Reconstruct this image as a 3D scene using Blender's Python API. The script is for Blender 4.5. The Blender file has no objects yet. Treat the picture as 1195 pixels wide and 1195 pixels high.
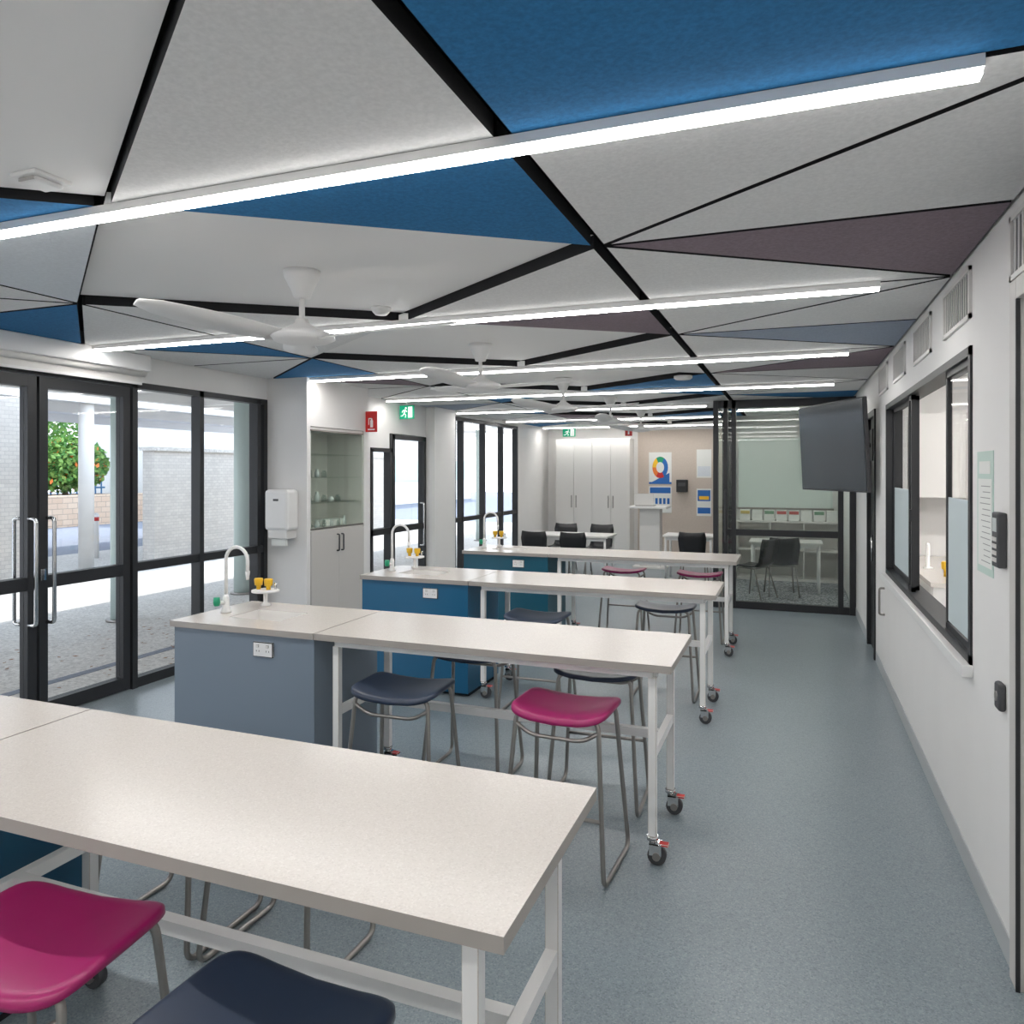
import bpy, bmesh, math, random
from mathutils import Matrix, Vector
random.seed(7)
S = bpy.context.scene
S.view_settings.view_transform = 'Standard'
S.view_settings.look = 'None'
S.view_settings.exposure = .64

# ---------------------------------------------------------------- materials
def new_mat(name):
    m = bpy.data.materials.new(name); m.use_nodes = True
    return m, m.node_tree.nodes, m.node_tree.links, m.node_tree.nodes['Principled BSDF']
def mat(name, col, rough=.5, metal=0., noise=0., nscale=20., bump=0., spec=.5, coat=0.):
    m, N, L, p = new_mat(name)
    p.inputs['Base Color'].default_value = (*col, 1)
    p.inputs['Roughness'].default_value = rough
    p.inputs['Metallic'].default_value = metal
    p.inputs['Specular IOR Level'].default_value = spec
    p.inputs['Coat Weight'].default_value = coat
    if noise or bump:
        tc = N.new('ShaderNodeTexCoord'); nz = N.new('ShaderNodeTexNoise')
        nz.inputs['Scale'].default_value = nscale; nz.inputs['Detail'].default_value = 4
        L.new(tc.outputs['Object'], nz.inputs['Vector'])
        if noise:
            mr = N.new('ShaderNodeMapRange')
            mr.inputs[1].default_value = .3; mr.inputs[2].default_value = .7
            mr.inputs[3].default_value = 1 - noise; mr.inputs[4].default_value = 1 + noise
            L.new(nz.outputs['Fac'], mr.inputs[0])
            mx = N.new('ShaderNodeVectorMath'); mx.operation = 'SCALE'
            mx.inputs[0].default_value = col
            L.new(mr.outputs[0], mx.inputs['Scale']); L.new(mx.outputs[0], p.inputs['Base Color'])
        if bump:
            b = N.new('ShaderNodeBump'); b.inputs['Strength'].default_value = bump
            b.inputs['Distance'].default_value = .01
            L.new(nz.outputs['Fac'], b.inputs['Height']); L.new(b.outputs[0], p.inputs['Normal'])
    return m
def emit(name, col, st):
    m, N, L, p = new_mat(name)
    p.inputs['Base Color'].default_value = (*col, 1)
    p.inputs['Emission Color'].default_value = (*col, 1)
    p.inputs['Emission Strength'].default_value = st
    return m
def glass(name, tint=(1, 1, 1), refl=.06):
    m, N, L, p = new_mat(name); N.remove(p)
    t = N.new('ShaderNodeBsdfTransparent'); t.inputs[0].default_value = (*tint, 1)
    g = N.new('ShaderNodeBsdfGlossy'); g.inputs['Roughness'].default_value = .02
    lw = N.new('ShaderNodeLayerWeight'); lw.inputs[0].default_value = .25
    mr = N.new('ShaderNodeMapRange'); mr.inputs[3].default_value = refl; mr.inputs[4].default_value = .4
    pw = N.new('ShaderNodeMath'); pw.operation = 'POWER'; pw.inputs[1].default_value = 3
    L.new(lw.outputs['Facing'], pw.inputs[0]); L.new(pw.outputs[0], mr.inputs[0])
    mx = N.new('ShaderNodeMixShader'); L.new(mr.outputs[0], mx.inputs[0])
    L.new(t.outputs[0], mx.inputs[1]); L.new(g.outputs[0], mx.inputs[2])
    L.new(mx.outputs[0], N['Material Output'].inputs['Surface'])
    return m
def speckle(name, base, dark, light, scale, rough, amount=.35, big=.05):
    m, N, L, p = new_mat(name)
    tc = N.new('ShaderNodeTexCoord')
    vo = N.new('ShaderNodeTexVoronoi'); vo.inputs['Scale'].default_value = scale
    L.new(tc.outputs['Object'], vo.inputs['Vector'])
    sx = N.new('ShaderNodeSeparateColor'); L.new(vo.outputs['Color'], sx.inputs[0])
    cr = N.new('ShaderNodeValToRGB'); e = cr.color_ramp.elements
    e[0].position = 0; e[0].color = (*dark, 1); e[1].position = 1; e[1].color = (*light, 1)
    a = cr.color_ramp.elements.new(amount * .5); a.color = (*base, 1)
    b = cr.color_ramp.elements.new(1 - amount * .5); b.color = (*base, 1)
    L.new(sx.outputs[0], cr.inputs[0])
    nz = N.new('ShaderNodeTexNoise'); nz.inputs['Scale'].default_value = 1.3
    L.new(tc.outputs['Object'], nz.inputs['Vector'])
    mr = N.new('ShaderNodeMapRange'); mr.inputs[3].default_value = 1 - big; mr.inputs[4].default_value = 1 + big
    L.new(nz.outputs['Fac'], mr.inputs[0])
    sc = N.new('ShaderNodeVectorMath'); sc.operation = 'SCALE'
    L.new(cr.outputs[0], sc.inputs[0]); L.new(mr.outputs[0], sc.inputs['Scale'])
    L.new(sc.outputs[0], p.inputs['Base Color'])
    p.inputs['Roughness'].default_value = rough
    return m
def brick(name, c1, c2, mort, scale):
    m, N, L, p = new_mat(name)
    tc = N.new('ShaderNodeTexCoord')
    sp = N.new('ShaderNodeSeparateXYZ'); cb = N.new('ShaderNodeCombineXYZ'); ad = N.new('ShaderNodeMath')
    L.new(tc.outputs['Object'], sp.inputs[0])
    L.new(sp.outputs[0], ad.inputs[0]); L.new(sp.outputs[1], ad.inputs[1])
    L.new(ad.outputs[0], cb.inputs[0]); L.new(sp.outputs[2], cb.inputs[1])
    b = N.new('ShaderNodeTexBrick'); b.inputs['Scale'].default_value = scale
    b.inputs['Color1'].default_value = (*c1, 1); b.inputs['Color2'].default_value = (*c2, 1)
    b.inputs['Mortar'].default_value = (*mort, 1); b.inputs['Mortar Size'].default_value = .015
    L.new(cb.outputs[0], b.inputs['Vector']); L.new(b.outputs[0], p.inputs['Base Color'])
    p.inputs['Roughness'].default_value = .85
    return m

M_wall = mat('wall_paint', (.83, .815, .80), .6, noise=.012, nscale=3)
M_wall_far = mat('beige_pinboard', (.60, .52, .45), .9, noise=.04, nscale=40)
M_plaster = mat('ceiling_plaster', (.88, .87, .86), .7)
M_felt_w = mat('felt_white', (.76, .755, .75), .95, noise=.06, nscale=70, bump=.12)
M_felt_c = mat('felt_cool_white', (.68, .72, .76), .95, noise=.05, nscale=70, bump=.12)
M_felt_b = mat('felt_blue', (.022, .17, .385), .95, noise=.16, nscale=70, bump=.14)
M_felt_g = mat('felt_bluegrey', (.33, .38, .47), .95, noise=.08, nscale=70, bump=.12)
M_felt_m = mat('felt_mauve', (.24, .185, .215), .95, noise=.12, nscale=70, bump=.14)
M_black = mat('matt_black', (.008, .008, .01), .8)
M_floor = speckle('vinyl_floor', (.245, .292, .318), (.17, .21, .235), (.32, .365, .39), 190, .28, .6, .07)
M_cove = mat('cove_vinyl', (.46, .48, .49), .5)
M_carpet = speckle('carpet_grey', (.26, .27, .29), (.08, .09, .10), (.6, .62, .64), 60, .95, .9)
M_top = speckle('bench_stone', (.665, .615, .57), (.61, .56, .52), (.715, .67, .625), 260, .20, .5, .015)
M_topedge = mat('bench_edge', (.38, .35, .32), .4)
M_frame = mat('dark_aluminium', (.020, .021, .024), .45)
M_white = mat('white_powdercoat', (.84, .83, .82), .35)
M_lam = mat('white_laminate', (.76, .74, .715), .4)
M_lamg = mat('grey_laminate', (.60, .575, .55), .45)
M_cab = [mat('laminate_blue_a', (.012, .09, .17), .35), mat('laminate_greyblue', (.19, .235, .29), .35),
         mat('laminate_blue_b', (.010, .115, .235), .35), mat('laminate_teal', (.013, .10, .155), .35)]
M_mag = mat('plastic_magenta', (.36, .011, .125), .32)
M_navy = mat('plastic_navy', (.022, .036, .070), .32)
M_steel = mat('tube_steel', (.34, .32, .30), .35, .85)
M_chrome = mat('chrome', (.7, .7, .7), .15, 1.)
M_rubber = mat('rubber_grey', (.06, .06, .065), .6)
M_red = mat('plastic_red', (.60, .02, .02), .4)
M_green = mat('plastic_green', (.01, .32, .16), .4)
M_yel = mat('plastic_yellow', (.85, .50, .02), .35)
M_gl = glass('clear_glass', (1, 1, 1), .03)
M_glt = glass('tinted_glass', (.94, .965, .945), .04)
M_glv = glass('glass_vessel', (.86, .91, .90), .12)
M_frost = mat('frosted_film', (.58, .66, .68), .5)
M_screen = mat('tv_screen', (.010, .018, .024), .16)
M_led = emit('led_diffuser', (1, .98, .95), 30.)
M_leds = emit('led_diffuser_edge', (1, .98, .95), 6.)
M_paper = mat('paper', (.80, .81, .78), .7)
M_blue = mat('print_blue', (.02, .14, .45), .6)
M_orange = mat('print_orange', (.8, .2, .03), .6)
M_mred = mat('label_muted_red', (.50, .10, .09), .6)
M_mgrn = mat('label_muted_green', (.20, .36, .24), .6)
M_myel = mat('label_muted_yellow', (.66, .52, .18), .6)
M_conc = speckle('concrete_paving', (.60, .58, .55), (.46, .44, .42), (.70, .68, .65), 40, .9, .8, .12)
M_asph = mat('asphalt', (.21, .23, .28), .9, noise=.2, nscale=30)
M_brick = brick('pale_brick', (.64, .61, .57), (.56, .53, .50), (.46, .44, .42), 4.)
M_sand = brick('sandstone_block', (.66, .48, .35), (.74, .58, .44), (.45, .34, .27), 1.4)
M_post = mat('column_paint', (.54, .64, .61), .5)
M_leaf = mat('foliage', (.08, .22, .045), .7, noise=.5, nscale=8)
M_leafl = mat('foliage_light', (.20, .36, .08), .7, noise=.4, nscale=8)
M_bark = mat('bark', (.12, .08, .05), .9)
M_dry = mat('dry_leaf', (.30, .17, .10), .9)
M_fence = mat('fence_blue', (.05, .20, .42), .5)
M_glw = mat('display_grey', (.75, .80, .80), .15)
M_black2 = mat('black_plastic', (.012, .012, .014), .35)
M_ink = mat('ink', (.3, .3, .3), .8)

# ---------------------------------------------------------------- mesh builder
class B:
    def __init__(s, M=None):
        s.bm = bmesh.new(); s.mats = []; s.M = M or Matrix()
    def mi(s, m):
        if m not in s.mats: s.mats.append(m)
        return s.mats.index(m)
    def v(s, co): return s.bm.verts.new(s.M @ Vector(co))
    def f(s, vs, m, smooth=False):
        try: fc = s.bm.faces.new(vs)
        except ValueError: return None
        fc.material_index = s.mi(m); fc.smooth = smooth
        return fc
    def box(s, x0, x1, y0, y1, z0, z1, m, bev=0., side=None, bottom=None):
        x0, x1 = min(x0, x1), max(x0, x1); y0, y1 = min(y0, y1), max(y0, y1); z0, z1 = min(z0, z1), max(z0, z1)
        c = [s.v((x, y, z)) for z in (z0, z1) for y in (y0, y1) for x in (x0, x1)]
        sd = side or m
        fs = [s.f([c[0], c[2], c[3], c[1]], bottom or m), s.f([c[4], c[5], c[7], c[6]], m),
              s.f([c[0], c[1], c[5], c[4]], sd), s.f([c[2], c[6], c[7], c[3]], sd),
              s.f([c[0], c[4], c[6], c[2]], sd), s.f([c[1], c[3], c[7], c[5]], sd)]
        if bev:
            es = list({e for f in fs for e in f.edges})
            bmesh.ops.bevel(s.bm, geom=es, offset=bev, segments=2, affect='EDGES', profile=.5)
    def tube(s, pts, r, m, seg=8, closed=False, rf=None):
        P = [Vector(p) for p in pts]; n = len(P); rings = []; up = None
        for i in range(n):
            if closed: t = (P[(i + 1) % n] - P[i - 1])
            else: t = P[min(i + 1, n - 1)] - P[max(i - 1, 0)]
            t.normalize()
            if up is None:
                up = Vector((0, 0, 1)) if abs(t.z) < .9 else Vector((1, 0, 0))
            a = (up - t * up.dot(t)).normalized(); b = t.cross(a); up = a
            rr = rf[i] if rf else r
            rings.append([s.v(P[i] + (a * math.cos(k * 2 * math.pi / seg) + b * math.sin(k * 2 * math.pi / seg)) * rr) for k in range(seg)])
        for i in range(n if closed else n - 1):
            A, C = rings[i], rings[(i + 1) % n]
            for k in range(seg):
                s.f([A[k], A[(k + 1) % seg], C[(k + 1) % seg], C[k]], m, True)
        if not closed:
            s.f(rings[0][::-1], m); s.f(rings[-1], m)
    def cyl(s, p0, p1, r, m, seg=16, r2=None):
        s.tube([p0, p1], r, m, seg, rf=[r, r if r2 is None else r2])
    def lathe(s, prof, c, m, seg=24):
        rings = []
        for (r, z) in prof:
            rings.append([s.v((c[0] + r * math.cos(k * 2 * math.pi / seg), c[1] + r * math.sin(k * 2 * math.pi / seg), c[2] + z)) for k in range(seg)])
        for A, C in zip(rings, rings[1:]):
            for k in range(seg):
                s.f([A[k], A[(k + 1) % seg], C[(k + 1) % seg], C[k]], m, True)
        s.f(rings[0][::-1], m); s.f(rings[-1], m)
    def prism(s, pts, z0, z1, mb, ms):
        lo = [s.v((x, y, z0)) for x, y in pts]; hi = [s.v((x, y, z1)) for x, y in pts]
        s.f(lo[::-1], mb); s.f(hi, ms); n = len(pts)
        for k in range(n): s.f([lo[k], lo[(k + 1) % n], hi[(k + 1) % n], hi[k]], ms)
    def done(s, name, loc=None):
        bmesh.ops.recalc_face_normals(s.bm, faces=s.bm.faces)
        me = bpy.data.meshes.new(name); s.bm.to_mesh(me); s.bm.free()
        for m in s.mats: me.materials.append(m)
        o = bpy.data.objects.new(name, me); S.collection.objects.link(o)
        if loc: o.location = loc
        return o
def fillet(pts, rad, n=5):
    P = [Vector(p) for p in pts]; out = [P[0]]
    for a, b, c in zip(P, P[1:], P[2:]):
        r1 = min(rad, (a - b).length * .45, (c - b).length * .45)
        p = b + (a - b).normalized() * r1; q = b + (c - b).normalized() * r1
        for k in range(n + 1):
            t = k / n; out.append(p * (1 - t) ** 2 + b * 2 * t * (1 - t) + q * t * t)
    out.append(P[-1]); return out

# ---------------------------------------------------------------- room shell
XL, XR, YB, YF, ZC = -4.96, .72, -2.6, 15.3, 2.68
b = B(); b.box(XL - .12, XR + .15, YB - .1, YF + .1, -.2, 0, M_floor); b.done('floor')
b = B(); b.box(XL - .15, XR + .15, YB - .1, YF + .1, 2.80, 2.95, M_black); b.done('ceiling')

# acoustic triangles
def inset(pts, g):
    n = len(pts); area = sum(pts[i][0] * pts[(i + 1) % n][1] - pts[(i + 1) % n][0] * pts[i][1] for i in range(n))
    if area < 0: pts = pts[::-1]
    L = []
    for i in range(n):
        a = Vector(pts[i]); c = Vector(pts[(i + 1) % n]); d = (c - a).normalized(); nrm = Vector((-d.y, d.x))
        L.append((a + nrm * g, d))
    out = []
    for i in range(n):
        p, d = L[i - 1]; q, e = L[i]
        den = d.x * e.y - d.y * e.x
        t = ((q.x - p.x) * e.y - (q.y - p.y) * e.x) / den
        out.append((p.x + d.x * t, p.y + d.y * t))
    return out
W, C_, Bl, G_, Mv = M_felt_w, M_felt_c, M_felt_b, M_felt_g, M_felt_m
cols = {
 -2: dict(),
 -1: dict(R4=Bl, M4=Bl),
 0: dict(R3=Mv, M1=Bl, M3=C_, L3=Bl),
 1: dict(R3=G_, M1=Mv, L1=Bl, L4=Bl),
 2: dict(R2=Mv, M2=Bl, L1=Mv),
 3: dict(R3=Bl, M1=Bl, M3=Bl, L3=G_),
 4: dict(R1=G_, M2=Bl, M4=Mv, L1=Bl),
 5: dict(R3=Mv, M1=Bl, M3=G_, L3=Bl),
 6: dict(M2=Bl, M3=Mv, L1=Bl)}
D = 2.12
bp = B(); bd = B()
for k in range(-2, 7):
    y0 = 1.92 + k * D; y1 = y0 + D; ym = y0 + D * .505
    if k == -2: y0 = YB; ym = (y0 + y1) / 2
    if k == 6: y1 = YF; ym = y0 + (y1 - y0) * .5
    xa, xb, xc, xd = -.735, -.765, -2.25, -3.70
    T = dict(R1=[(xa, y0), (XR, y0), (xa, ym)], R2=[(xa, ym), (XR, y0), (XR, ym)], R3=[(xa, ym), (XR, ym), (XR, y1)], R4=[(xa, ym), (XR, y1), (xa, y1)],
             M1=[(xb, y0), (xc, y0), (xb, ym)], M2=[(xb, ym), (xc, y1), (xb, y1)],
             M3=[(xc, y0), (xd, y0), (xd, ym)], M4=[(xd, ym), (xd, y1), (xc, y1)],
             L1=[(xd, y0), (XL, y0), (xd, ym)], L2=[(xd, ym), (XL, y0), (XL, ym)], L3=[(xd, ym), (XL, ym), (XL, y1)], L4=[(xd, ym), (XL, y1), (xd, y1)])
    for n_, t in T.items():
        bp.prism(inset(t, .013), ZC, ZC + .06, cols[k].get(n_, W), M_black)
    zd = 2.712 if k == -1 else 2.73
    bd.prism(inset([(xc, y0), (xb, ym), (xc, y1), (xd, ym)], .004), zd, 2.79, M_plaster, M_black)
bp.done('ceiling_acoustic_panels'); bd.done('ceiling_plaster_panels')

# linear lights
def linear(y, x0, x1):
    b = B(); b.box(x0, x1, y - .023, y + .023, ZC - .030, ZC - .001, M_white)
    b.box(x0 + .004, x1 - .004, y - .021, y + .021, ZC - .044, ZC - .030, M_leds, bottom=M_led); b.done('linear_ceiling_light')
for y in (-2.3, -.20, 1.93, 4.03, 6.18, 8.30): linear(y, -4.86, .40)
for y in (10.42, 12.52, 14.64): linear(y, -4.86, -1.1)
linear(11.3, -.75, .5)

# right wall with window opening + doors
WY0, WY1, WZ0, WZ1 = 3.66, 6.74, .92, 2.29
b = B(); T = .15
def wr(y0, y1, z0, z1): b.box(XR, XR + T, y0, y1, z0, z1, M_wall)
wr(YB, 1.95, 0, 2.8); wr(1.95, 2.95, 2.36, 2.8); wr(2.95, WY0, 0, 2.8); wr(WY0, WY1, 0, WZ0); wr(WY0, WY1, WZ1, 2.8)
wr(WY1, 7.6, 0, 2.8); wr(7.6, 8.35, 2.33, 2.8); wr(8.35, YF, 0, 2.8)
b.done('wall_right')
b = B()
for y0, y1 in ((YB, 1.9), (3.0, 7.55), (8.4, 9.86)):
    b.box(XR - .006, XR, y0, y1, 0, .10, M_cove)
b.done('baseboard_right')
b = B()  # near door: jamb with dark rebate line
b.box(XR - .018, XR + .1, 1.9, 1.98, 0, 2.40, M_lamg, .003); b.box(XR - .018, XR + .1, 2.93, 3.01, 0, 2.40, M_lamg, .003); b.box(XR - .018, XR + .1, 1.98, 2.93, 2.33, 2.40, M_lamg, .003)
b.box(XR - .019, XR - .006, 2.925, 2.932, 0, 2.33, M_frame)
b.box(XR + .02, XR + .06, 1.98, 2.93, .01, 2.33, M_white); b.tube(fillet([(XR + .02, 2.1, 1.0), (XR - .04, 2.1, 1.0), (XR - .04, 2.24, 1.0)], .02), .009, M_chrome)
b.done('door_1')
b = B()
b.box(XR - .015, XR + .1, 7.6, 7.66, 0, 2.33, M_frame); b.box(XR - .015, XR + .1, 8.29, 8.35, 0, 2.33, M_frame); b.box(XR - .015, XR + .1, 7.66, 8.29, 2.27, 2.33, M_frame)
b.box(XR + .02, XR + .06, 7.66, 8.29, .01, 2.27, M_frame); b.cyl((XR - .02, 7.74, .9), (XR - .02, 7.74, 1.15), .01, M_chrome)
b.box(XR - .02, XR + .02, 7.735, 7.745, .91, .92, M_chrome); b.box(XR - .02, XR + .02, 7.735, 7.745, 1.13, 1.14, M_chrome)
b.done('door_2')
# right window
b = B(); fx0, fx1 = XR - .01, XR + .11; t = .04
b.box(fx0, fx1, WY0, WY0 + t, WZ0, WZ1, M_frame); b.box(fx0, fx1, WY1 - t, WY1, WZ0, WZ1, M_frame)
b.box(fx0, fx1, WY0, WY1, WZ0, WZ0 + t, M_frame); b.box(fx0, fx1, WY0, WY1, WZ1 - t, WZ1, M_frame)
def sash(x, y0, y1):
    w = .03
    b.box(x - .012, x + .012, y0, y0 + w, WZ0 + t, WZ1 - t, M_frame); b.box(x - .012, x + .012, y1 - w, y1, WZ0 + t, WZ1 - t, M_frame)
    b.box(x - .012, x + .012, y0, y1, WZ0 + t, WZ0 + t + w, M_frame); b.box(x - .012, x + .012, y0, y1, WZ1 - t - w, WZ1 - t, M_frame)
    b.box(x - .003, x + .003, y0 + w, y1 - w, WZ0 + t + w, WZ1 - t - w, M_gl)
sash(XR + .02, 3.70, 4.30); sash(XR + .055, 5.55, 6.70); sash(XR + .02, 5.46, 5.60)
b.box(XR + .012, XR + .016, 3.74, 4.26, 1.0, 1.62, M_frost); b.box(XR + .047, XR + .051, 5.9, 6.66, 1.0, 1.62, M_frost)
b.box(XR - .005, XR + .008, 5.46, 5.50, 1.42, 1.50, M_frame)
b.done('window_1')
b = B(); b.box(XR - .045, XR, WY0 - .02, WY1 + .03, WZ0 - .05, WZ0, M_white, .004); b.done('trim_window_sill')
# adjoining prep room
b = B()
b.box(XR + T, 4.0, 2.6, 8.4, -.2, 0, M_floor); b.box(XR + T, 4.0, 2.6, 8.4, 2.7, 2.8, M_plaster); b.box(4.0, 4.1, 2.6, 8.4, 0, 2.7, M_wall)
b.box(XR + T, 4.0, 2.5, 2.6, 0, 2.7, M_wall); b.box(XR + T, 4.0, 8.4, 8.5, 0, 2.7, M_wall); b.done('wall_prep_room')
for y in (3.6, 5.2, 6.8):
    b = B(); b.box(1.2, 3.6, y - .04, y + .04, 2.65, 2.70, M_leds, bottom=M_led); b.done('linear_ceiling_light')
b = B(); b.box(1.0, 1.62, 6.4, 8.38, 0, .87, M_lam); b.box(.98, 1.64, 6.38, 8.385, .87, .905, M_top); b.done('prep_bench')
b = B()
for x, y in ((1.15, 6.8), (1.22, 7.0)):
    b.lathe([(.014, 0), (.014, .05), (.03, .06), (.032, .11), (.026, .12)], (x, y, .905), M_yel, 14)
b.lathe([(.04, 0), (.04, .01), (.015, .02), (.015, .2), (.01, .22)], (1.1, 7.3, .905), M_white, 14); b.done('gas_tap_turret')
b = B(); b.box(1.1, 1.95, 8.0, 8.39, 1.5, 2.3, M_lam); b.box(1.52, 1.53, 7.99, 8.0, 1.5, 2.3, M_lamg); b.done('wall_cupboard')

# back wall, far wall
b = B(); b.box(XL - .15, XR + .15, YB - .12, YB, 0, 2.8, M_wall); b.done('wall_back')
b = B(); b.box(XL - .15, XR + .15, YF, YF + .12, 0, 2.8, M_wall); b.box(-3.0, -.95, YF - .02, YF, .1, 2.6, M_wall_far); b.done('wall_far')

# left wall solid portions
b = B()
def wl(y0, y1, z0, z1, x0=XL - .12, x1=XL): b.box(x0, x1, y0, y1, z0, z1, M_wall)
wl(YB, 6.11, 2.47, 2.8); wl(YB, -1.3, 0, 2.47)
wl(7.24, 8.06, 0, 2.8); wl(8.06, 9.57, 2.25, 2.8); wl(9.57, 10.27, 0, 2.8, XL - .12, XL + .14)
wl(10.27, 13.4, 2.62, 2.8); wl(13.4, YF, 0, 2.8)
b.box(XL - .12, -4.48, 6.11, 6.17, 0, 2.8, M_wall); b.box(XL - .12, -4.48, 7.15, 7.24, 0, 2.8, M_wall)
b.box(XL - .12, -4.48, 6.17, 7.15, 2.2, 2.8, M_wall); b.box(XL - .12, XL, 6.17, 7.15, 0, 2.2, M_wall)
b.done('wall_left')
b = B(); b.box(-4.479, -4.47, 6.11, 7.24, 0, .1, M_cove); b.box(XL + .001, -4.48, 6.10, 6.109, 0, .1, M_cove); b.done('baseboard_left')

# left glazing
def glaz(ys, z1):
    b = B(); xf0, xf1 = XL - .09, XL + .01
    for y in ys: b.box(xf0, xf1, y - .025, y + .025, 0, z1, M_frame)
    a, c = ys[0], ys[-1]
    b.box(xf0, xf1, a, c, z1 - .05, z1, M_frame); b.box(xf0 + .01, xf1 - .01, a, c, 0, .08, M_frame)
    b.box(xf0 + .01, xf1 - .01, a, c, .94, 1.01, M_frame)
    for p, q in zip(ys, ys[1:]):
        b.box(XL - .045, XL - .037, p + .025, q - .025, .08, .94, M_gl); b.box(XL - .045, XL - .037, p + .025, q - .025, 1.01, z1 - .05, M_gl)
    return b
glaz([-1.27, -.4, .5, 1.4, 2.3, 2.88], 2.47).done('window_2')
glaz([4.50, 5.22, 5.98, 6.08], 2.47).done('window_3')
# double door
b = B(); xf0, xf1 = XL - .08, XL
for y0, y1 in ((2.92, 3.675), (3.695, 4.46)):
    st = .065
    b.box(xf0, xf1, y0, y0 + st, .01, 2.42, M_frame); b.box(xf0, xf1, y1 - st, y1, .01, 2.42, M_frame)
    b.box(xf0 + .001, xf1 - .001, y0, y1, .01, .11, M_frame); b.box(xf0 + .001, xf1 - .001, y0, y1, 2.34, 2.42, M_frame); b.box(xf0 + .001, xf1 - .001, y0, y1, .92, 1.01, M_frame)
    b.box(XL - .045, XL - .037, y0 + st, y1 - st, .11, .92, M_gl); b.box(XL - .045, XL - .037, y0 + st, y1 - st, 1.01, 2.34, M_gl)
for y in (3.62, 3.755):
    b.tube(fillet([(XL, y, .68), (XL + .07, y, .68), (XL + .07, y, 1.42), (XL, y, 1.42)], .03), .014, M_chrome, 10)
    b.tube(fillet([(XL - .08, y, .68), (XL - .15, y, .68), (XL - .15, y, 1.42), (XL - .08, y, 1.42)], .03), .014, M_chrome, 10)
b.box(XL, XL + .01, 3.70, 3.74, .98, 1.06, M_chrome)
b.box(XL - .1, XL + .01, 2.88, 4.5, 2.43, 2.47, M_frame)
b.done('door_3')
# window / exit door further along
b = B()
b.box(XL - .12, XL - .001, 8.06, 8.60, 0, .2, M_wall); b.box(XL - .12, XL - .001, 8.06, 8.60, 2.05, 2.25, M_wall)
xf0, xf1 = XL - .09, XL + .01
b.box(xf0, xf1, 8.07, 8.12, .2, 2.05, M_frame); b.box(xf0, xf1, 8.54, 8.60, 0, 2.25, M_frame); b.box(xf0, xf1, 8.07, 8.6, 2.0, 2.05, M_frame); b.box(xf0, xf1, 8.07, 8.6, .2, .25, M_frame); b.box(xf0, xf1, 8.07, 8.6, .93, 1.01, M_frame)
b.box(XL - .045, XL - .037, 8.12, 8.54, .25, 2.0, M_gl)
b.done('window_4')
b = B()
b.box(xf0, xf1, 8.62, 8.67, .01, 2.24, M_frame); b.box(xf0, xf1, 9.50, 9.56, .01, 2.24, M_frame); b.box(xf0, xf1, 8.62, 9.56, 2.18, 2.24, M_frame); b.box(xf0, xf1, 8.62, 9.56, .01, .1, M_frame); b.box(xf0, xf1, 8.62, 9.56, .93, 1.01, M_frame)
b.box(XL - .045, XL - .037, 8.67, 9.5, .1, 2.2, M_gl); b.tube(fillet([(XL, 9.4, .7), (XL + .06, 9.4, .7), (XL + .06, 9.4, 1.3), (XL, 9.4, 1.3)], .03), .012, M_chrome)
b.done('door_4')
glaz([10.31, 10.55, 10.85, 11.75, 12.6, 13.36], 2.61).done('window_5')

# roller blinds
for y0, y1 in ((-.5, 2.0), (2.05, 4.55)):
    b = B(); b.box(XL + .02, XL + .13, y0, y1, 2.55, 2.678, M_white, .01); b.cyl((XL + .075, y0 + .02, 2.54), (XL + .075, y1 - .02, 2.54), .03, M_lam); b.box(XL + .05, XL + .056, y0 + .03, y1 - .03, 2.46, 2.55, M_lam); b.box(XL + .045, XL + .061, y0 + .03, y1 - .03, 2.445, 2.465, M_white); b.done('roller_blind')

# vents on right wall
for yc in (2.74, 3.97, 4.95, 5.95, 6.95):
    b = B(); y0, y1, z0, z1 = yc - .3, yc + .3, 2.41, 2.635
    b.box(XR - .012, XR, y0, y0 + .02, z0, z1, M_lam); b.box(XR - .012, XR, y1 - .02, y1, z0, z1, M_lam)
    b.box(XR - .012, XR, y0, y1, z0, z0 + .02, M_lam); b.box(XR - .012, XR, y0, y1, z1 - .02, z1, M_lam)
    b.box(XR - .003, XR - .001, y0 + .02, y1 - .02, z0 + .02, z1 - .02, M_rubber)
    n = 12
    for i in range(n):
        y = y0 + .025 + (i + .5) * (y1 - y0 - .05) / n
        b.box(XR - .007, XR - .003, y - .006, y + .006, z0 + .02, z1 - .02, M_lam)
    b.done('air_vent_grille')

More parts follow.
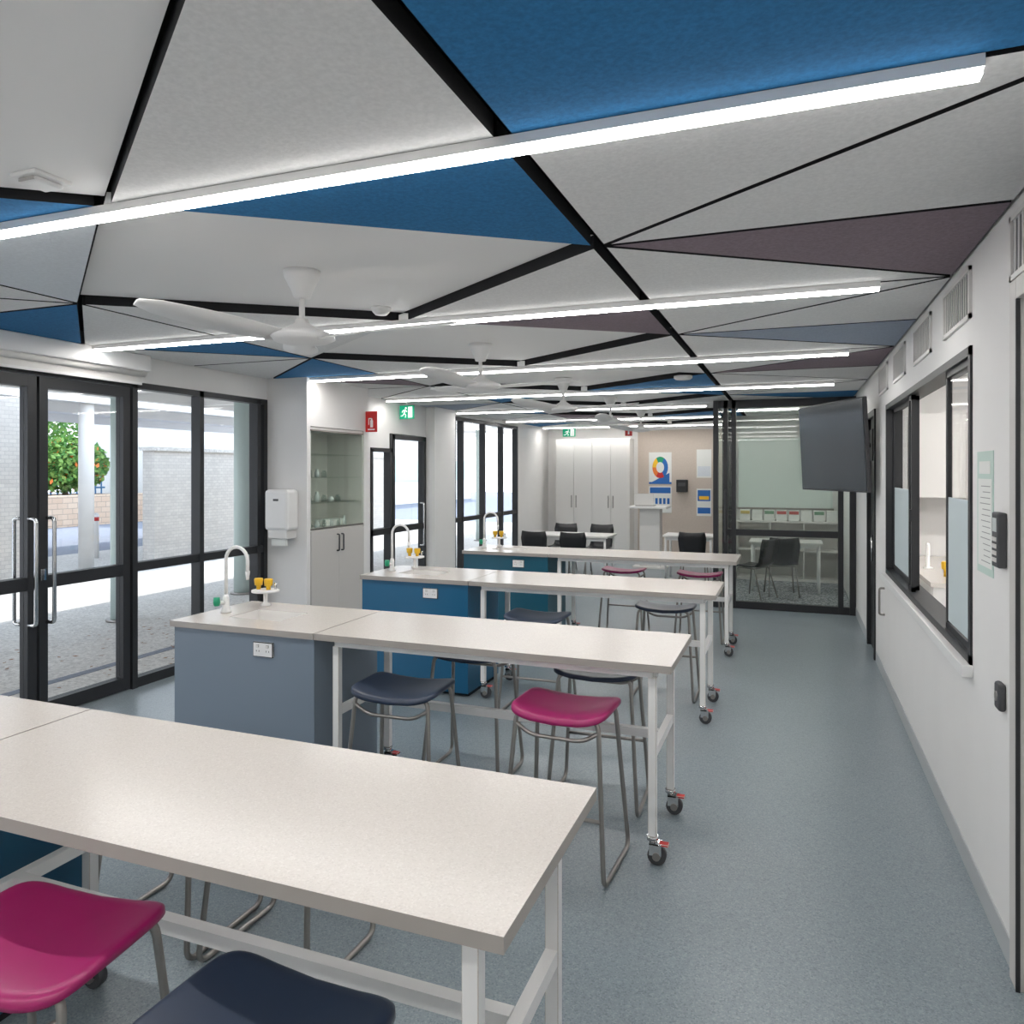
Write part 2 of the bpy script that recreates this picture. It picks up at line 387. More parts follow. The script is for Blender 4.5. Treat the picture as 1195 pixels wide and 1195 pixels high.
# ---------------------------------------------------------------- benches
def bench(y0, cm, idx):
    dp = .68; yc = y0 + dp / 2
    b = B(); x0, x1 = -3.30, -2.335
    b.box(x0 + .02, x1 - .02, y0 + .07, y0 + dp - .06, 0, .08, M_black)
    b.box(x0 + .01, x1 - .01, y0 + .025, y0 + dp - .025, .03, .62, cm)
    b.box(x0 + .01, x1 - .01, y0 + .025, y0 + .05, .62, .868, cm); b.box(x0 + .01, x1 - .01, y0 + dp - .05, y0 + dp - .025, .62, .868, cm)
    b.box(x0 + .01, x0 + .03, y0 + .05, y0 + dp - .05, .62, .868, cm); b.box(x1 - .03, x1 - .01, y0 + .05, y0 + dp - .05, .62, .868, cm)
    for i in (0, 1):
        xx = x0 + .02 + i * .47; b.box(xx, xx + .455, y0 + dp - .025, y0 + dp - .008, .1, .86, cm, .002)
    hx0, hx1, hy0, hy1 = -3.06, -2.70, y0 + .20, y0 + .46
    z0, z1 = .872, .905
    b.box(x0, hx0, y0, y0 + dp, z0, z1, M_top, 0, M_topedge); b.box(hx1, x1, y0, y0 + dp, z0, z1, M_top, 0, M_topedge)
    b.box(hx0, hx1, y0, hy0, z0, z1, M_top, 0, M_topedge); b.box(hx0, hx1, hy1, y0 + dp, z0, z1, M_top, 0, M_topedge)
    # basin (pale moulded)
    zb = .82
    b.box(hx0, hx0 + .004, hy0, hy1, zb, .903, M_lam); b.box(hx1 - .004, hx1, hy0, hy1, zb, .903, M_lam)
    b.box(hx0, hx1, hy0, hy0 + .004, zb, .903, M_lam); b.box(hx0, hx1, hy1 - .004, hy1, zb, .903, M_lam); b.box(hx0, hx1, hy0, hy1, zb - .005, zb, M_white)
    b.cyl(((hx0 + hx1) / 2, (hy0 + hy1) / 2, zb), ((hx0 + hx1) / 2, (hy0 + hy1) / 2, zb + .003), .025, M_chrome)
    ox, oz = -2.665, .79
    b.box(ox - .065, ox + .065, y0 + .012, y0 + .025, oz - .04, oz + .04, M_white, .004)
    for sx in (-.032, .032):
        b.box(ox + sx - .010, ox + sx - .007, y0 + .0108, y0 + .0125, oz - .012, oz - .004, M_rubber); b.box(ox + sx + .007, ox + sx + .010, y0 + .0108, y0 + .0125, oz - .012, oz - .004, M_rubber)
        b.box(ox + sx - .008, ox + sx + .008, y0 + .008, y0 + .0125, oz + .012, oz + .026, M_lam, .001)
    b.done('science_bench_cupboard')
    b = B(); tx, ty = -3.17, y0 + .30
    b.lathe([(.03, 0), (.03, .015), (.02, .03), (.018, .09), (.012, .11)], (tx, ty, .905), M_white)
    arc = [(tx, ty, 1.0), (tx, ty, 1.22)] + [(tx + .08 - .08 * math.cos(a), ty, 1.22 + .08 * math.sin(a)) for a in [i * math.pi / 10 for i in range(1, 11)]] + [(tx + .16, ty, 1.16)]
    b.tube(arc, .0105, M_white, 10); b.cyl((tx + .16, ty, 1.16), (tx + .16, ty, 1.11), .014, M_white, 12, .009)
    b.cyl((tx, ty - .015, .965), (tx - .01, ty - .06, .975), .011, M_white, 10); b.lathe([(.016, -.02), (.021, 0), (.018, .03)], (tx - .01, ty - .065, .975), M_green, 12)
    b.done('sink_tap')
    b = B(); gx, gy = -3.10, y0 + .57
    b.lathe([(.03, 0), (.03, .008), (.013, .02), (.013, .08), (.02, .085), (.085, .088), (.085, .1), (.02, .104)], (gx, gy, .905), M_white)
    for a in (-.045, .03):
        b.lathe([(.014, .103), (.014, .125), (.024, .13), (.028, .165), (.024, .172)], (gx + a, gy - .01, .905), M_yel, 14)
    b.cyl((gx + .06, gy + .02, 1.01), (gx + .06, gy + .02, 1.05), .008, M_chrome, 10)
    b.done('gas_tap_turret')
    # mobile table
    b = B(); x0, x1 = -2.328, -.49
    b.box(x0, x1, y0, y0 + dp, z0, z1, M_top, 0, M_topedge)
    L = .018; lx0, lx1, ly0, ly1 = x0 + .09, x1 - .095, y0 + .08, y0 + dp - .08
    for lx in (lx0, lx1):
        for ly in (ly0, ly1):
            b.box(lx - L, lx + L, ly - L, ly + L, .125, z0 - .04, M_white, .002)
            b.cyl((lx, ly, .125), (lx, ly, .108), .026, M_chrome, 14); b.cyl((lx, ly, .11), (lx, ly, .085), .015, M_chrome, 10)
            for sy in (-.022, .022):
                b.box(lx - .012, lx + .042, ly + sy - .002, ly + sy + .002, .045, .098, M_chrome)
            b.box(lx - .012, lx + .03, ly - .024, ly + .024, .09, .1, M_chrome)
            b.cyl((lx + .02, ly - .016, .042), (lx + .02, ly + .016, .042), .041, M_rubber, 20); b.cyl((lx + .02, ly - .028, .042), (lx + .02, ly + .028, .042), .018, M_steel, 10)
            b.box(lx + .03, lx + .072, ly - .018, ly + .018, .088, .098, M_red, .002)
        b.box(lx - L, lx + L, ly0, ly1, z0 - .04, z0, M_white); b.box(lx - L * .9, lx + L * .9, ly0 + L, ly1 - L, .47, .51, M_white)
    for ly in (ly0, ly1): b.box(lx0, lx1, ly - L, ly + L, z0 - .04, z0, M_white)
    b.box(lx0 + L, lx1 - L, yc - L, yc + L, .47, .51, M_white)
    b.done('mobile_lab_table')
for i, y0 in enumerate((1.25, 3.235, 5.20, 7.20)): bench(y0, M_cab[i], i)

# ---------------------------------------------------------------- stools
def stool(x, y, m, ang=0., h=.69):
    b = B(Matrix.Translation((x, y, 0)) @ Matrix.Rotation(math.radians(ang), 4, 'Z'))
    a_, c_ = .222, .172; seg = 48
    def pt(r, t, dz, off=0.):
        e = .36
        cx, cy = math.cos(t), math.sin(t)
        X = (a_ + off) * r * math.copysign(abs(cx) ** e, cx); Y = (c_ + off) * r * math.copysign(abs(cy) ** e, cy)
        z = h + .030 * abs(X / a_) ** 2.2 - .006 * (1 - (Y / c_) ** 2) - (.016 * (abs(Y) / c_) ** 3 if Y < 0 else .0)
        return b.v((X, Y, z + dz))
    rings = []
    spec = [(.12, 0, 0), (.3, 0, 0), (.5, 0, 0), (.7, 0, 0), (.85, 0, 0), (.95, 0, 0), (.99, -.003, 0), (1, -.008, .003), (1, -.022, .004), (.985, -.024, 0), (.95, -.012, 0), (.5, -.010, 0), (.12, -.010, 0)]
    for r, dz, off in spec: rings.append([pt(r, k * 2 * math.pi / seg, dz, off) for k in range(seg)])
    for A, C in zip(rings, rings[1:]):
        for k in range(seg): b.f([A[k], A[(k + 1) % seg], C[(k + 1) % seg], C[k]], m, True)
    b.f(rings[0], m, True); b.f(rings[-1][::-1], m)
    r = .0105
    for sx in (-1, 1):
        b.tube(fillet([(sx * .06, -.10, h - .022), (sx * .19, -.13, h - .008), (sx * .235, -.20, .0115), (sx * .235, .20, .0115), (sx * .19, .13, h - .002), (sx * .06, .10, h - .022)], .05, 6), r, M_steel, 8)
    def lx(z): return .19 + .045 * (h - .008 - z) / (h - .02)
    def ly(z): return -.13 - .07 * (h - .008 - z) / (h - .02)
    b.tube(fillet([(-lx(.63), ly(.63), .63), (-.12, ly(.63) - .005, .585), (.12, ly(.63) - .005, .585), (lx(.63), ly(.63), .63)], .05, 5), .009, M_steel, 8)
    b.tube([(-lx(.27), ly(.27), .27), (lx(.27), ly(.27), .27)], .009, M_steel, 8)
    b.tube([(-.06, -.10, h - .022), (.06, -.10, h - .022)], r, M_steel); b.tube([(-.06, .10, h - .022), (.06, .10, h - .022)], r, M_steel)
    b.done('lab_stool')
stool(-1.60, 1.20, M_mag, 6); stool(-.94, 1.135, M_navy, -3)
stool(-1.79, 3.22, M_navy, 2); stool(-.96, 3.23, M_mag, -3)
stool(-1.75, 5.15, M_navy, 0)
stool(-2.24, 2.24, M_navy, 180); stool(-1.72, 2.24, M_navy, 178)
stool(-.97, 3.88, M_navy, 182); stool(-1.75, 3.98, M_navy, 180)
stool(-.93, 5.86, M_navy, 180); stool(-1.7, 7.90, M_mag, 180); stool(-.90, 7.88, M_mag, 180)

# ---------------------------------------------------------------- fans
def fan(x, y, a0):
    b = B(Matrix.Translation((x, y, 2.73)))
    b.lathe([(.09, 0), (.085, -.03), (.05, -.10), (.04, -.13), (.016, -.135)], (0, 0, 0), M_white)
    b.cyl((0, 0, -.12), (0, 0, -.26), .014, M_white)
    b.lathe([(.03, -.235), (.035, -.255), (.085, -.285), (.155, -.310), (.16, -.33), (.13, -.345), (.06, -.358), (.02, -.361)], (0, 0, 0), M_white, 32)
    for k in range(3):
        a = math.radians(a0 + k * 120); d = Vector((math.cos(a), math.sin(a), 0)); n = Vector((-d.y, d.x, 0))
        R = []
        for i in range(9):
            t = i / 8; r = .12 + t * .66; w = (.06 + .03 * math.sin(t * math.pi)) * (1 if i < 8 else .6); tilt = .22 * (1 - .4 * t)
            sweep = .05 * t * t
            c = d * r + n * sweep; z = -.325 + .045 * t
            R.append([b.v(c + n * w * s_ + Vector((0, 0, z + tilt * w * s_ * 1.2 + q))) for s_, q in ((-1, 0), (0, .006), (1, 0), (1, -.005), (0, -.002), (-1, -.005))])
        for A, C in zip(R, R[1:]):
            for j in range(6): b.f([A[j], A[(j + 1) % 6], C[(j + 1) % 6], C[j]], M_white, True)
        b.f(R[0], M_white); b.f(R[-1][::-1], M_white)
    b.done('ceiling_fan')
fan(-2.25, 3.03, 6); fan(-2.25, 5.25, 20); fan(-2.25, 7.45, 5); fan(-2.25, 9.6, 30); fan(-2.25, 11.7, 0)

# detectors
b = B(Matrix.Translation((-2.30, 1.72, 2.712))); b.box(-.06, .06, -.065, .065, -.014, 0, M_white, .004); b.box(-.045, .045, -.05, .05, -.030, -.014, M_white, .01)
for i in range(3): b.box(-.035, .035, -.052, -.049, -.028 + i * .004, -.026 + i * .004, M_lamg)
b.done('motion_sensor')
b = B(Matrix.Translation((-2.30, 3.86, 2.73))); b.lathe([(.06, 0), (.06, -.015), (.05, -.03), (.035, -.045), (.01, -.047)], (0, 0, 0), M_white); b.done('smoke_detector')
b = B(Matrix.Translation((-1.0, 7.35, 2.68))); b.lathe([(.09, 0), (.09, -.02), (.07, -.035), (.02, -.037)], (0, 0, 0), M_white); b.done('smoke_detector')

# ---------------------------------------------------------------- glass display cabinet in block
b = B(); X0, X1, Y0, Y1 = XL + .002, -4.49, 6.175, 7.145
b.box(X0, X1, Y0, Y0 + .018, .002, 2.195, M_lam); b.box(X0, X1, Y1 - .018, Y1, .002, 2.195, M_lam); b.box(X0, X0 + .01, Y0, Y1, .002, 2.195, M_lam)
b.box(X0, X1, Y0, Y1, 2.17, 2.195, M_lam); b.box(X0, X1, Y0, Y1, 1.13, 1.16, M_lam); b.box(X0, X1 - .03, Y0, Y1, 0.002, .1, M_lam)
ym = (Y0 + Y1) / 2
for a, c in ((Y0 + .003, ym - .002), (ym + .002, Y1 - .003)):
    b.box(X1 - .002, X1 + .016, a, c, .1, 1.15, M_lamg, .002)
    b.box(X1 + .001, X1 + .007, a, c, 1.17, 2.165, M_glt)
    b.box(X1, X1 + .01, a, c, 1.16, 1.175, M_steel); b.box(X1, X1 + .01, a, c, 2.155, 2.17, M_steel)
for s_ in (-.04, .04):
    b.tube(fillet([(X1 + .016, ym + s_, .92), (X1 + .045, ym + s_, .92), (X1 + .045, ym + s_, 1.09), (X1 + .016, ym + s_, 1.09)], .015), .008, M_rubber)
for z in (1.42, 1.68, 1.92): b.box(X0 + .01, X1 - .03, Y0 + .018, Y1 - .018, z, z + .008, M_glt)
b.done('display_cabinet')
b = B()
for z, lo, hi in ((1.16, 0, 7), (1.428, 1, 6), (1.688, 0, 4)):
    for i in range(lo, hi):
        yy = Y0 + .10 + i * .125; r = random.uniform(.022, .034); hh = random.uniform(.05, .11)
        for xx in (X0 + .30,):
            b.lathe([(r, 0), (r, hh * .6), (r * .6, hh * .8), (r * .6, hh), (r * .5, hh)], (xx, yy, z + .001), M_glv if i % 2 else M_glw, 10)
for i in range(3): b.box(X0 + .12, X0 + .30, Y0 + .50 + i * .14, Y0 + .61 + i * .14, 1.161, 1.23, M_paper, .004)
b.done('glassware_collection')
b = B(); x0, x1 = -4.85, -4.57; b.box(x0, x1, 5.93, 6.108, 1.17, 1.57, M_white, .03); b.box(x0 + .03, x1 - .03, 5.95, 6.108, 1.09, 1.18, M_lam, .01); b.box(x0 + .11, x1 - .11, 5.926, 5.931, 1.46, 1.48, M_rubber)
b.box(x0 + .05, x1 - .05, 5.98, 5.99, 1.02, 1.10, M_paper); b.done('paper_towel_dispenser')

# signs
b = B(); x0, x1, z0, z1, y = -4.478, -4.33, 2.19, 2.42, 7.18
b.box(x0, x1, y, y + .006, z0, z1, M_red); xc = (x0 + x1) / 2
b.box(xc - .012, xc + .022, y - .0015, y, z0 + .05, z0 + .13, M_white)
b.box(xc - .004, xc + .014, y - .0015, y, z0 + .13, z0 + .15, M_white); b.box(xc - .03, xc + .005, y - .0015, y, z0 + .145, z0 + .155, M_white); b.box(xc - .036, xc - .026, y - .0015, y, z0 + .08, z0 + .155, M_white)
b.box(x0 + .03, x1 - .03, y - .0015, y, z0 + .02, z0 + .035, M_white)
b.done('fire_extinguisher_sign')
M_gsign = emit('exit_green', (.0, .42, .22), .25); M_wsign = emit('exit_white', (.95, 1, .95), .5)
def exitsign(x0, x1, y, z0, z1):
    b = B(); b.box(x0, x1, y, y + .03, z0, z1, M_gsign, .003); b.cyl(((x0 + x1) / 2, y + .015, z1), ((x0 + x1) / 2, y + .015, ZC), .01, M_white, 8)
    w = x1 - x0; h = z1 - z0
    def P(u, v): return (x0 + u * w, y - .002, z0 + v * h)
    def q(pts):
        b.f([b.v(P(*p)) for p in pts], M_wsign)
    q([(.62, .1), (.92, .1), (.92, .9), (.62, .9)])
    b.cyl(P(.46, .80), (x0 + .46 * w, y - .001, z0 + .8 * h), .07 * h, M_wsign, 10)
    def limb(a, c, t=.006):
        b.tube([P(*a), P(*c)], t, M_wsign, 6)
    limb((.42, .68), (.34, .42), .011); limb((.34, .42), (.46, .28)); limb((.46, .28), (.42, .1)); limb((.33, .42), (.24, .24)); limb((.24, .24), (.1, .22)); limb((.42, .68), (.54, .52)); limb((.41, .68), (.25, .62)); limb((.25, .62), (.2, .48))
    b.done('exit_sign')
exitsign(-4.93, -4.72, 8.75, 2.45, 2.63)
exitsign(-4.30, -4.04, 14.2, 2.44, 2.6)
b = B(); b.box(-3.06, -2.92, 14.3, 14.31, 2.44, 2.60, M_red); b.cyl((-2.99, 14.305, 2.60), (-2.99, 14.305, ZC), .008, M_white, 8); b.box(-3.005, -2.975, 14.298, 14.3, 2.47, 2.56, M_white); b.done('fire_extinguisher_sign')

# wall items on right
b = B(); b.box(XR - .003, XR, 3.30, 3.56, 1.34, 1.83, mat('chart_green', (.55, .68, .62), .6)); b.box(XR - .004, XR - .003, 3.32, 3.54, 1.37, 1.72, M_paper)
for i in range(14): b.box(XR - .0046, XR - .004, 3.34, 3.34 + random.uniform(.1, .18), 1.39 + i * .023, 1.393 + i * .023, M_ink)
b.box(XR - .0046, XR - .004, 3.34, 3.52, 1.74, 1.79, M_paper)
b.done('wall_chart')
b = B(); b.box(XR - .03, XR, 3.11, 3.20, 1.40, 1.60, M_rubber, .006); b.box(XR - .032, XR - .03, 3.13, 3.18, 1.53, 1.58, M_glw)
for i in range(4):
    for j in range(3): b.box(XR - .033, XR - .03, 3.128 + j * .02, 3.142 + j * .02, 1.42 + i * .025, 1.435 + i * .025, M_lam)
b.done('access_keypad')
b = B(); b.box(XR - .025, XR, 3.12, 3.19, .88, .98, M_rubber, .01); b.cyl((XR - .028, 3.155, .93), (XR - .02, 3.155, .93), .018, M_steel); b.done('door_release_button')
b = B(); b.tube(fillet([(XR, 6.9, .55), (XR - .04, 6.9, .55), (XR - .04, 6.9, .77), (XR, 6.9, .77)], .02), .009, M_steel); b.done('pull_handle')

# TV on bracket
p = Vector((.60, 7.18, 0)); q = Vector((.075, 8.30, 0)); d = (q - p); wd = d.length; d.normalize()
ctr = (p + q) / 2; ang = math.atan2(d.y, d.x)
b = B(Matrix.Translation((ctr.x, ctr.y, 1.985)) @ Matrix.Rotation(ang, 4, 'Z') @ Matrix.Rotation(math.radians(-3), 4, 'X'))
hw = wd / 2
b.box(-hw, hw, -.035, 0.0, -.425, .425, M_rubber, .006)
b.box(-hw + .015, hw - .015, .0, .004, -.41, .41, M_screen)
b.box(-.15, .15, -.07, -.035, -.2, .2, M_rubber)
b.M = Matrix()
b.tube([(ctr.x + .03, ctr.y + .02, 2.0), (.60, 8.0, 2.0), (.71, 7.85, 2.0)], .02, M_rubber); b.box(.70, .72, 7.72, 7.98, 1.85, 2.15, M_rubber)
b.done('wall_mounted_television')

# ---------------------------------------------------------------- glass meeting room
gy0, gy1, gx = 9.9, 13.0, -.93
b = B()
def post(x0, x1, y0, y1): b.box(x0, x1, y0, y1, 0, 2.66, M_frame)
post(gx - .03, gx + .03, gy0 - .05, gy0 + .05); post(gx + .10, gx + .15, gy0 - .04, gy0 + .04); post(gx + .2, gx + .25, gy0 - .04, gy0 + .04)
post(XR - .07, XR - .002, gy0 - .05, gy0 + .05); post(XR - .20, XR - .14, gy0 - .04, gy0 + .04)
b.box(gx, XR - .002, gy0 - .04, gy0 + .04, 2.56, 2.66, M_frame); b.box(gx, XR - .002, gy0 - .035, gy0 + .035, 0, .09, M_frame); b.box(gx + .15, XR - .14, gy0 - .03, gy0 + .03, .93, 1.01, M_frame)
b.box(gx + .03, XR - .05, gy0 - .004, gy0 + .004, .09, 2.56, M_glt)
b.tube(fillet([(gx + .125, gy0 - .04, .85), (gx + .125, gy0 - .10, .85), (gx + .125, gy0 - .10, 1.5), (gx + .125, gy0 - .04, 1.5)], .03), .014, M_rubber)
for y in (11.2, 12.2, 12.95): post(gx - .03, gx + .03, y - .03, y + .03)
b.box(gx - .03, gx + .03, gy0, gy1, 2.58, 2.66, M_frame); b.box(gx - .03, gx + .03, gy0, gy1, 0, .08, M_frame)
b.box(gx - .004, gx + .004, gy0 + .05, gy1 - .08, .08, 2.58, M_glt)
b.done('glass_partition')
b = B(); b.box(gx - .03, XR - .001, gy1, gy1 + .1, 0, 2.68, M_wall); b.done('wall_meeting_room')
b = B(); b.box(gx + .04, XR - .001, gy0 + .06, gy1, 0.0, .008, M_carpet); b.done('carpet')
b = B(); b.box(-.85, .6, 12.96, 12.998, 1.15, 2.3, mat('whiteboard', (.72, .80, .76), .15)); b.box(-.87, .62, 12.95, 12.97, 1.12, 1.15, M_steel); b.done('whiteboard')
b = B(); b.box(-.85, .68, 12.5, 12.9, .01, .05, M_lam); b.box(-.85, .68, 12.88, 12.9, .01, .95, M_lam); b.box(-.87, .70, 12.48, 12.9, .93, .96, M_lam)
for i in range(4): x = -.85 + i * .503; b.box(x, x + .02, 12.5, 12.9, .05, .93, M_lam)
b.box(-.85, .68, 12.5, 12.9, .48, .50, M_lam); b.done('storage_shelf')
lab = [M_myel, M_paper, M_mgrn, M_mred, M_mred, M_paper, M_mgrn, M_paper]
b = B()
for i in range(8):
    x = -.80 + i * .185
    b.box(x, x + .16, 12.55, 12.8, .962, 1.125, M_paper, .005); b.box(x + .01, x + .15, 12.545, 12.55, 1.065, 1.115, lab[i])
b.done('storage_trays')

# ---------------------------------------------------------------- far area furniture
b = B(); x0, x1 = -4.64, -3.08; yf = 14.85
b.box(x0, x1, yf, YF - .001, .002, 2.42, M_lam)
n = 4; w = (x1 - x0) / n
for i in range(n):
    b.box(x0 + i * w + .003, x0 + (i + 1) * w - .003, yf - .018, yf, .1, 2.40, M_lam, .002)
    hx = x0 + i * w + (w - .05 if i % 2 == 0 else .05); b.box(hx - .008, hx + .008, yf - .04, yf - .018, 1.0, 1.25, M_steel)
b.done('tall_storage_cupboard')
def plastic_chair(x, y, ang, z0=0):
    b = B(Matrix.Translation((x, y, z0)) @ Matrix.Rotation(math.radians(ang), 4, 'Z'))
    prof = [(.21, .43), (.19, .45), (.1, .445), (-.05, .44), (-.14, .45), (-.19, .50), (-.215, .60), (-.235, .72), (-.25, .82)]
    wid = [.19, .20, .21, .21, .20, .19, .20, .21, .19]
    up = []; dn = []
    for (yy, z), wv in zip(prof, wid):
        up.append([b.v((wv * s_, yy, z + .015 * abs(s_) ** 2)) for s_ in (-1, -.5, 0, .5, 1)])
        dn.append([b.v((wv * s_, yy - .008, z - .012 + .015 * abs(s_) ** 2)) for s_ in (-1, -.5, 0, .5, 1)])
    for A in (up, dn):
        for r1, r2 in zip(A, A[1:]):
            for k in range(4): b.f([r1[k], r1[k + 1], r2[k + 1], r2[k]], M_black2, True)
    for k in range(4):
        b.f([up[0][k], up[0][k + 1], dn[0][k + 1], dn[0][k]], M_black2); b.f([up[-1][k], up[-1][k + 1], dn[-1][k + 1], dn[-1][k]], M_black2)
    for i in range(8):
        for k in (0, 4): b.f([up[i][k], up[i + 1][k], dn[i + 1][k], dn[i][k]], M_black2)
    for sx in (-1, 1):
        b.tube(fillet([(sx * .2, .2, .01), (sx * .17, .14, .425), (sx * .17, -.12, .425), (sx * .2, -.24, .01)], .03), .010, M_steel, 8)
    b.tube([(-.17, .1, .422), (.17, .1, .422)], .009, M_steel); b.tube([(-.17, -.1, .422), (.17, -.1, .422)], .009, M_steel)
    b.done('classroom_chair')
def ctable(x0, x1, y0, y1, z0=0):
    b = B(); b.box(x0, x1, y0, y1, .70, .73, M_lam, .003)
    for x in (x0 + .05, x1 - .05):
        for y in (y0 + .05, y1 - .05): b.cyl((x, y, z0), (x, y, .70), .018, M_white, 10)
    b.box(x0 + .04, x1 - .04, y0 + .04, y0 + .06, .65, .70, M_white); b.box(x0 + .04, x1 - .04, y1 - .06, y1 - .04, .65, .70, M_white)
    b.done('classroom_table')
ctable(-4.1, -2.7, 11.3, 12.0); ctable(-1.95, -1.15, 11.9, 12.5)
for x, y, a in ((-3.72, 11.0, 0), (-3.1, 11.0, 0), (-3.75, 12.35, 180), (-3.1, 12.35, 180), (-1.42, 11.65, 0)): plastic_chair(x, y, a)
ctable(-.6, .4, 11.3, 11.9, .009)
plastic_chair(-.15, 11.05, 10, .009); plastic_chair(-.5, 10.7, 60, .009)
b = B(); b.box(-2.72, -2.12, 13.3, 13.75, .0, .03, M_lam); b.box(-2.6, -2.24, 13.4, 13.7, .03, 1.08, M_lam); b.box(-2.76, -2.1, 13.25, 13.78, 1.08, 1.12, M_white, .004); b.done('lectern')
b = B(); b.box(-2.68, -2.34, 13.4, 13.62, 1.121, 1.137, M_steel, .002); b.M = Matrix.Translation((-2.51, 13.40, 1.137)) @ Matrix.Rotation(math.radians(14), 4, 'X'); b.box(-.17, .17, -.008, 0, 0, .22, M_lam, .002); b.box(-.16, .16, 0, .002, .01, .21, M_screen); b.done('laptop')
b = B(); y = YF - .022
b.box(-2.77, -2.31, y - .004, y, 1.49, 2.14, M_paper); cx, cz = -2.54, 1.83
ring = [M_blue, M_green, M_yel, M_orange, M_red, M_blue]
for i in range(24):
    a0, a1 = i * math.pi / 12, (i + 1) * math.pi / 12
    b.f([b.v((cx + r * math.cos(a) * .8, y - .006, cz + r * math.sin(a) * 1.1)) for r, a in ((.10, a0), (.20, a0), (.20, a1), (.10, a1))], ring[i // 4])
b.f([b.v((-2.73, y - .005, 1.52)), b.v((-2.35, y - .005, 1.52)), b.v((-2.35, y - .005, 1.72))], M_blue)
b.box(-2.77, -2.31, y - .006, y - .004, 1.49, 1.53, M_blue)
b.done('poster')
b = B(); b.box(-2.77, -2.31, y - .004, y, .90, 1.44, M_paper); b.box(-2.75, -2.33, y - .006, y - .004, 1.30, 1.42, M_blue)
for i in range(5): b.box(-2.72 + i * .08, -2.67 + i * .08, y - .006, y - .004, 1.08, 1.20, M_blue)
b.done('poster')
b = B(); b.box(-2.2, -1.98, y - .12, y, 1.33, 1.58, M_black2, .01); b.box(-2.16, -2.02, y - .13, y - .12, 1.45, 1.52, M_rubber); b.done('hand_sanitiser_dispenser')
b = B(); b.box(-1.81, -1.52, y - .004, y, 1.62, 2.19, M_paper); b.box(-1.79, -1.54, y - .006, y - .004, 1.65, 1.85, M_felt_c); b.done('poster')
b = B(); b.box(-1.81, -1.52, y - .004, y, .85, 1.40, M_paper); b.box(-1.79, -1.54, y - .006, y - .004, 1.15, 1.37, M_blue); b.box(-1.79, -1.54, y - .006, y - .004, .9, 1.02, M_blue)
b.box(-1.76, -1.57, y - .008, y - .006, 1.18, 1.25, M_yel); b.done('poster')

# ---------------------------------------------------------------- outside
b = B(); b.box(-14.5, XL - .12, -8, 24, -.25, -.03, M_conc); b.box(-5.9, -5.8, -8, 24, -.03, -.026, M_asph); b.done('ground_paving')
b = B(); b.box(-60, -14.5, -30, 60, -.3, -.06, M_asph); b.box(-14.5, XL - .12, 24, 60, -.3, -.06, M_asph); b.box(-14.5, -5, -30, -8, -.3, -.06, M_asph); b.done('ground_road')
b = B(); b.box(-9.6, XL - .13, -6, 22, 3.05, 3.15, M_white)
for y in range(-6, 22, 2): b.box(-9.6, XL - .13, y, y + .1, 2.88, 3.05, M_white)
b.box(-9.65, -9.5, -6, 22, 2.85, 3.15, M_white); b.box(-7.6, -7.4, -6, 22, 2.8, 3.05, M_white); b.done('walkway_canopy')
for x, y in ((-7.5, 6.62), (-7.5, 8.7), (-7.5, 11.7), (-7.5, 14.5), (-7.5, 4.1), (-7.5, 1.0), (-7.5, 17.5)):
    b = B(); b.cyl((x, y, -.029), (x, y, 2.80), .12, M_post, 20); b.cyl((x, y, -.029), (x, y, 0), .17, M_steel, 20); b.done('canopy_column')
b = B(); b.box(-11.8, -11.5, 10.9, 20, -.029, 2.15, M_brick); b.box(-11.85, -11.45, 10.85, 20, 2.15, 2.22, M_conc); b.done('brick_wall')
b = B(); b.box(-11.9, -11.3, 4.0, 8.2, -.029, 2.9, M_brick); b.done('brick_wall')
b = B(); b.box(-22.6, -22.0, -10, 40, -.06, .95, M_sand); b.done('retaining_wall')
for x, y in ((-12.2, 10.0), (-13.5, 8.9)):
    b = B(); b.cyl((x, y, -.029), (x, y, 3.2), .13, M_lam, 16); b.done('canopy_column')
b = B(); b.box(-17.5, -12, -6, 22, 3.2, 3.3, M_white)
for x in (-17.4, -14.5, -12.1): b.box(x, x + .12, -6, 22, 3.0, 3.2, M_white)
b.done('carport_roof')
b = B(); b.box(-26, -20, 21.5, 45, -.06, 5.2, M_lam); b.box(-19.99, -19.95, 23, 44, 1.2, 2.4, M_post); b.box(-26.3, -19.5, 21, 45.3, 5.2, 5.45, M_white); b.done('neighbouring_building')
for x, y in ((-12.9, 9.5), (-13.4, 11.2), (-13.0, 7.6)):
    b = B(); b.lathe([(.06, 0), (.06, .75), (.062, .76), (.062, .88), (.04, .92)], (x, y, -.029), M_white, 14); b.lathe([(.064, .76), (.064, .84)], (x, y, -.029), M_red, 14); b.done('bollard')
b = B()
for i in range(105):
    y = -6 + i * .26; b.box(-24.92, -24.88, y, y + .04, .9, 2.6, M_fence)
b.box(-24.93, -24.87, -6, 21.2, 1.1, 1.16, M_fence); b.box(-24.93, -24.87, -6, 21.2, 2.35, 2.41, M_fence); b.done('palisade_fence')
b = B(); b.box(-26, -22.61, -10, 21.0, -.06, .9, M_bark); b.done('garden_bed')
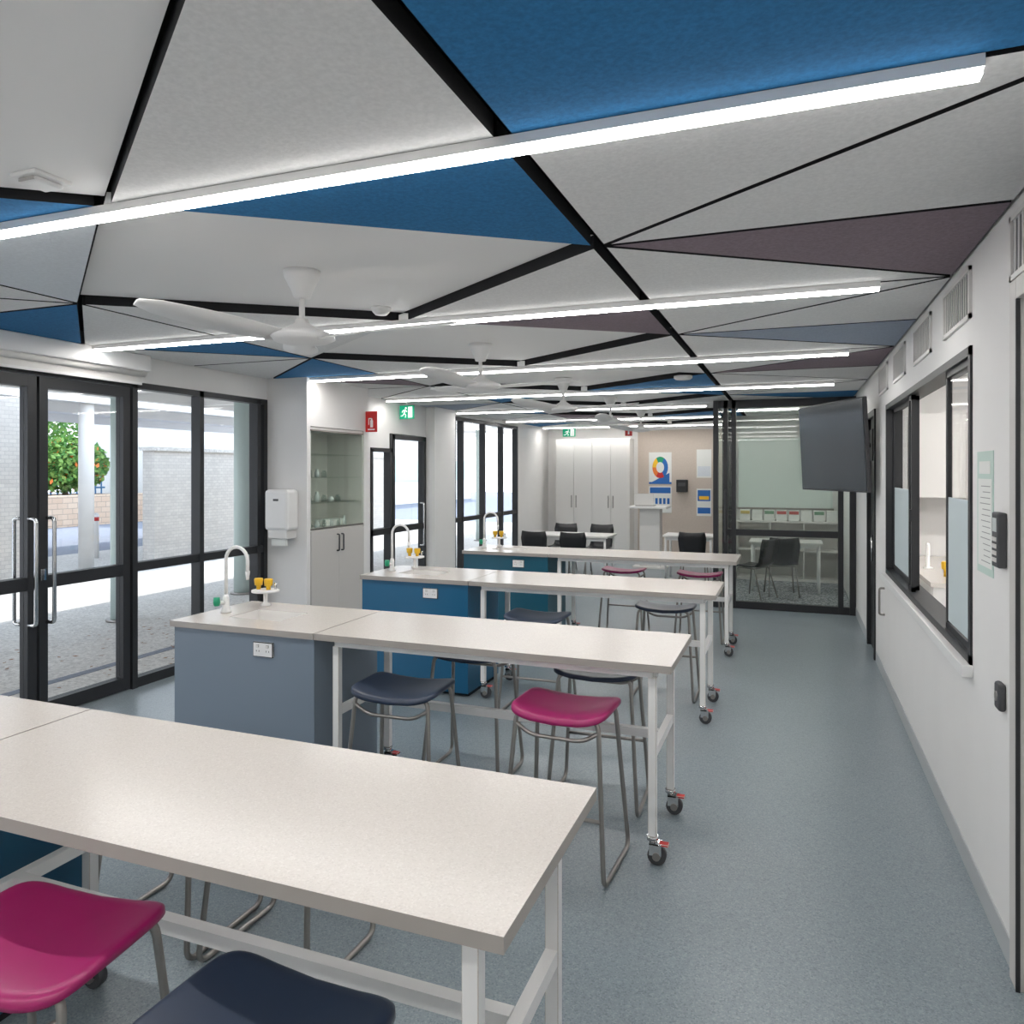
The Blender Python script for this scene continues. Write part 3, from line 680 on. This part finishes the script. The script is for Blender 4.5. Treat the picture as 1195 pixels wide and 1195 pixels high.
def foliage(name, cx, cy, cz, rx, ry, rz, n, trunk=None, flowers=0):
    b = B()
    if trunk is not None: b.cyl((cx, cy, trunk), (cx, cy, cz), .10, M_bark, 10, .06)
    for i in range(n):
        u = Vector((random.gauss(0, 1), random.gauss(0, 1), random.gauss(0, 1))).normalized() * (random.random() ** .4)
        c = Vector((cx + u.x * rx, cy + u.y * ry, cz + u.z * rz)); s_ = random.uniform(.06, .15)
        a = Vector((random.gauss(0, 1), random.gauss(0, 1), random.gauss(0, 1))).normalized(); d2 = a.orthogonal().normalized()
        m = M_orange if random.random() < flowers else (M_leaf if random.random() < .5 else M_leafl)
        b.f([b.v(c + a * s_), b.v(c + d2 * s_ * .5), b.v(c - a * s_), b.v(c - d2 * s_ * .5)], m)
    b.done(name)
foliage('flowering_shrub', -23.7, 18.6, 2.0, .8, 1.7, 1.0, 3500, .9, .07)
foliage('garden_shrub', -23.7, 15.4, 1.85, .8, 1.4, .85, 2400, .9, .02)
for y, r in ((10, 3.), (18.5, 3.0), (23, 2.4)):
    foliage('tree', -30.5, y, 4.2, r, r, 2.4, 3000, -.06)
b = B()
for i in range(220):
    x, y = random.uniform(-7.2, -5.3), random.uniform(3.5, 9.); a = random.uniform(0, 6.28); s_ = random.uniform(.02, .035)
    b.f([b.v((x + s_ * math.cos(a + k * 1.57) * (1 if k % 2 else .5), y + s_ * math.sin(a + k * 1.57) * (1 if k % 2 else .5), -.024 + random.uniform(0, .006))) for k in range(4)], M_dry)
b.done('leaf_litter')

# ---------------------------------------------------------------- light, world, camera
w = bpy.data.worlds.new('sky'); S.world = w; w.use_nodes = True
N = w.node_tree.nodes; L = w.node_tree.links; bg = N['Background']
tc = N.new('ShaderNodeTexCoord'); sp = N.new('ShaderNodeSeparateXYZ'); cr = N.new('ShaderNodeValToRGB')
cr.color_ramp.elements[0].position = 0; cr.color_ramp.elements[0].color = (.90, .95, 1, 1); cr.color_ramp.elements[1].position = .6; cr.color_ramp.elements[1].color = (.68, .82, 1, 1)
L.new(tc.outputs['Generated'], sp.inputs[0]); L.new(sp.outputs[2], cr.inputs[0]); L.new(cr.outputs[0], bg.inputs[0])
bg.inputs[1].default_value = 2.3
sd = bpy.data.lights.new('sun', 'SUN'); sd.energy = 2.6; sd.angle = math.radians(1); sd.color = (1, .95, .88)
so = bpy.data.objects.new('sun', sd); S.collection.objects.link(so); so.rotation_euler = (math.radians(-30), math.radians(-18), 0); so.location = (-10, 0, 12)

cd = bpy.data.cameras.new('camera'); co = bpy.data.objects.new('camera', cd); S.collection.objects.link(co)
cd.sensor_width = 36; cd.lens = 36 * 864 / 1195; cd.shift_y = -47.5 / 1195; cd.clip_start = .05; cd.clip_end = 300
co.location = (0, 0, 1.75); co.rotation_euler = (math.radians(90), 0, math.radians(20.76))
S.camera = co
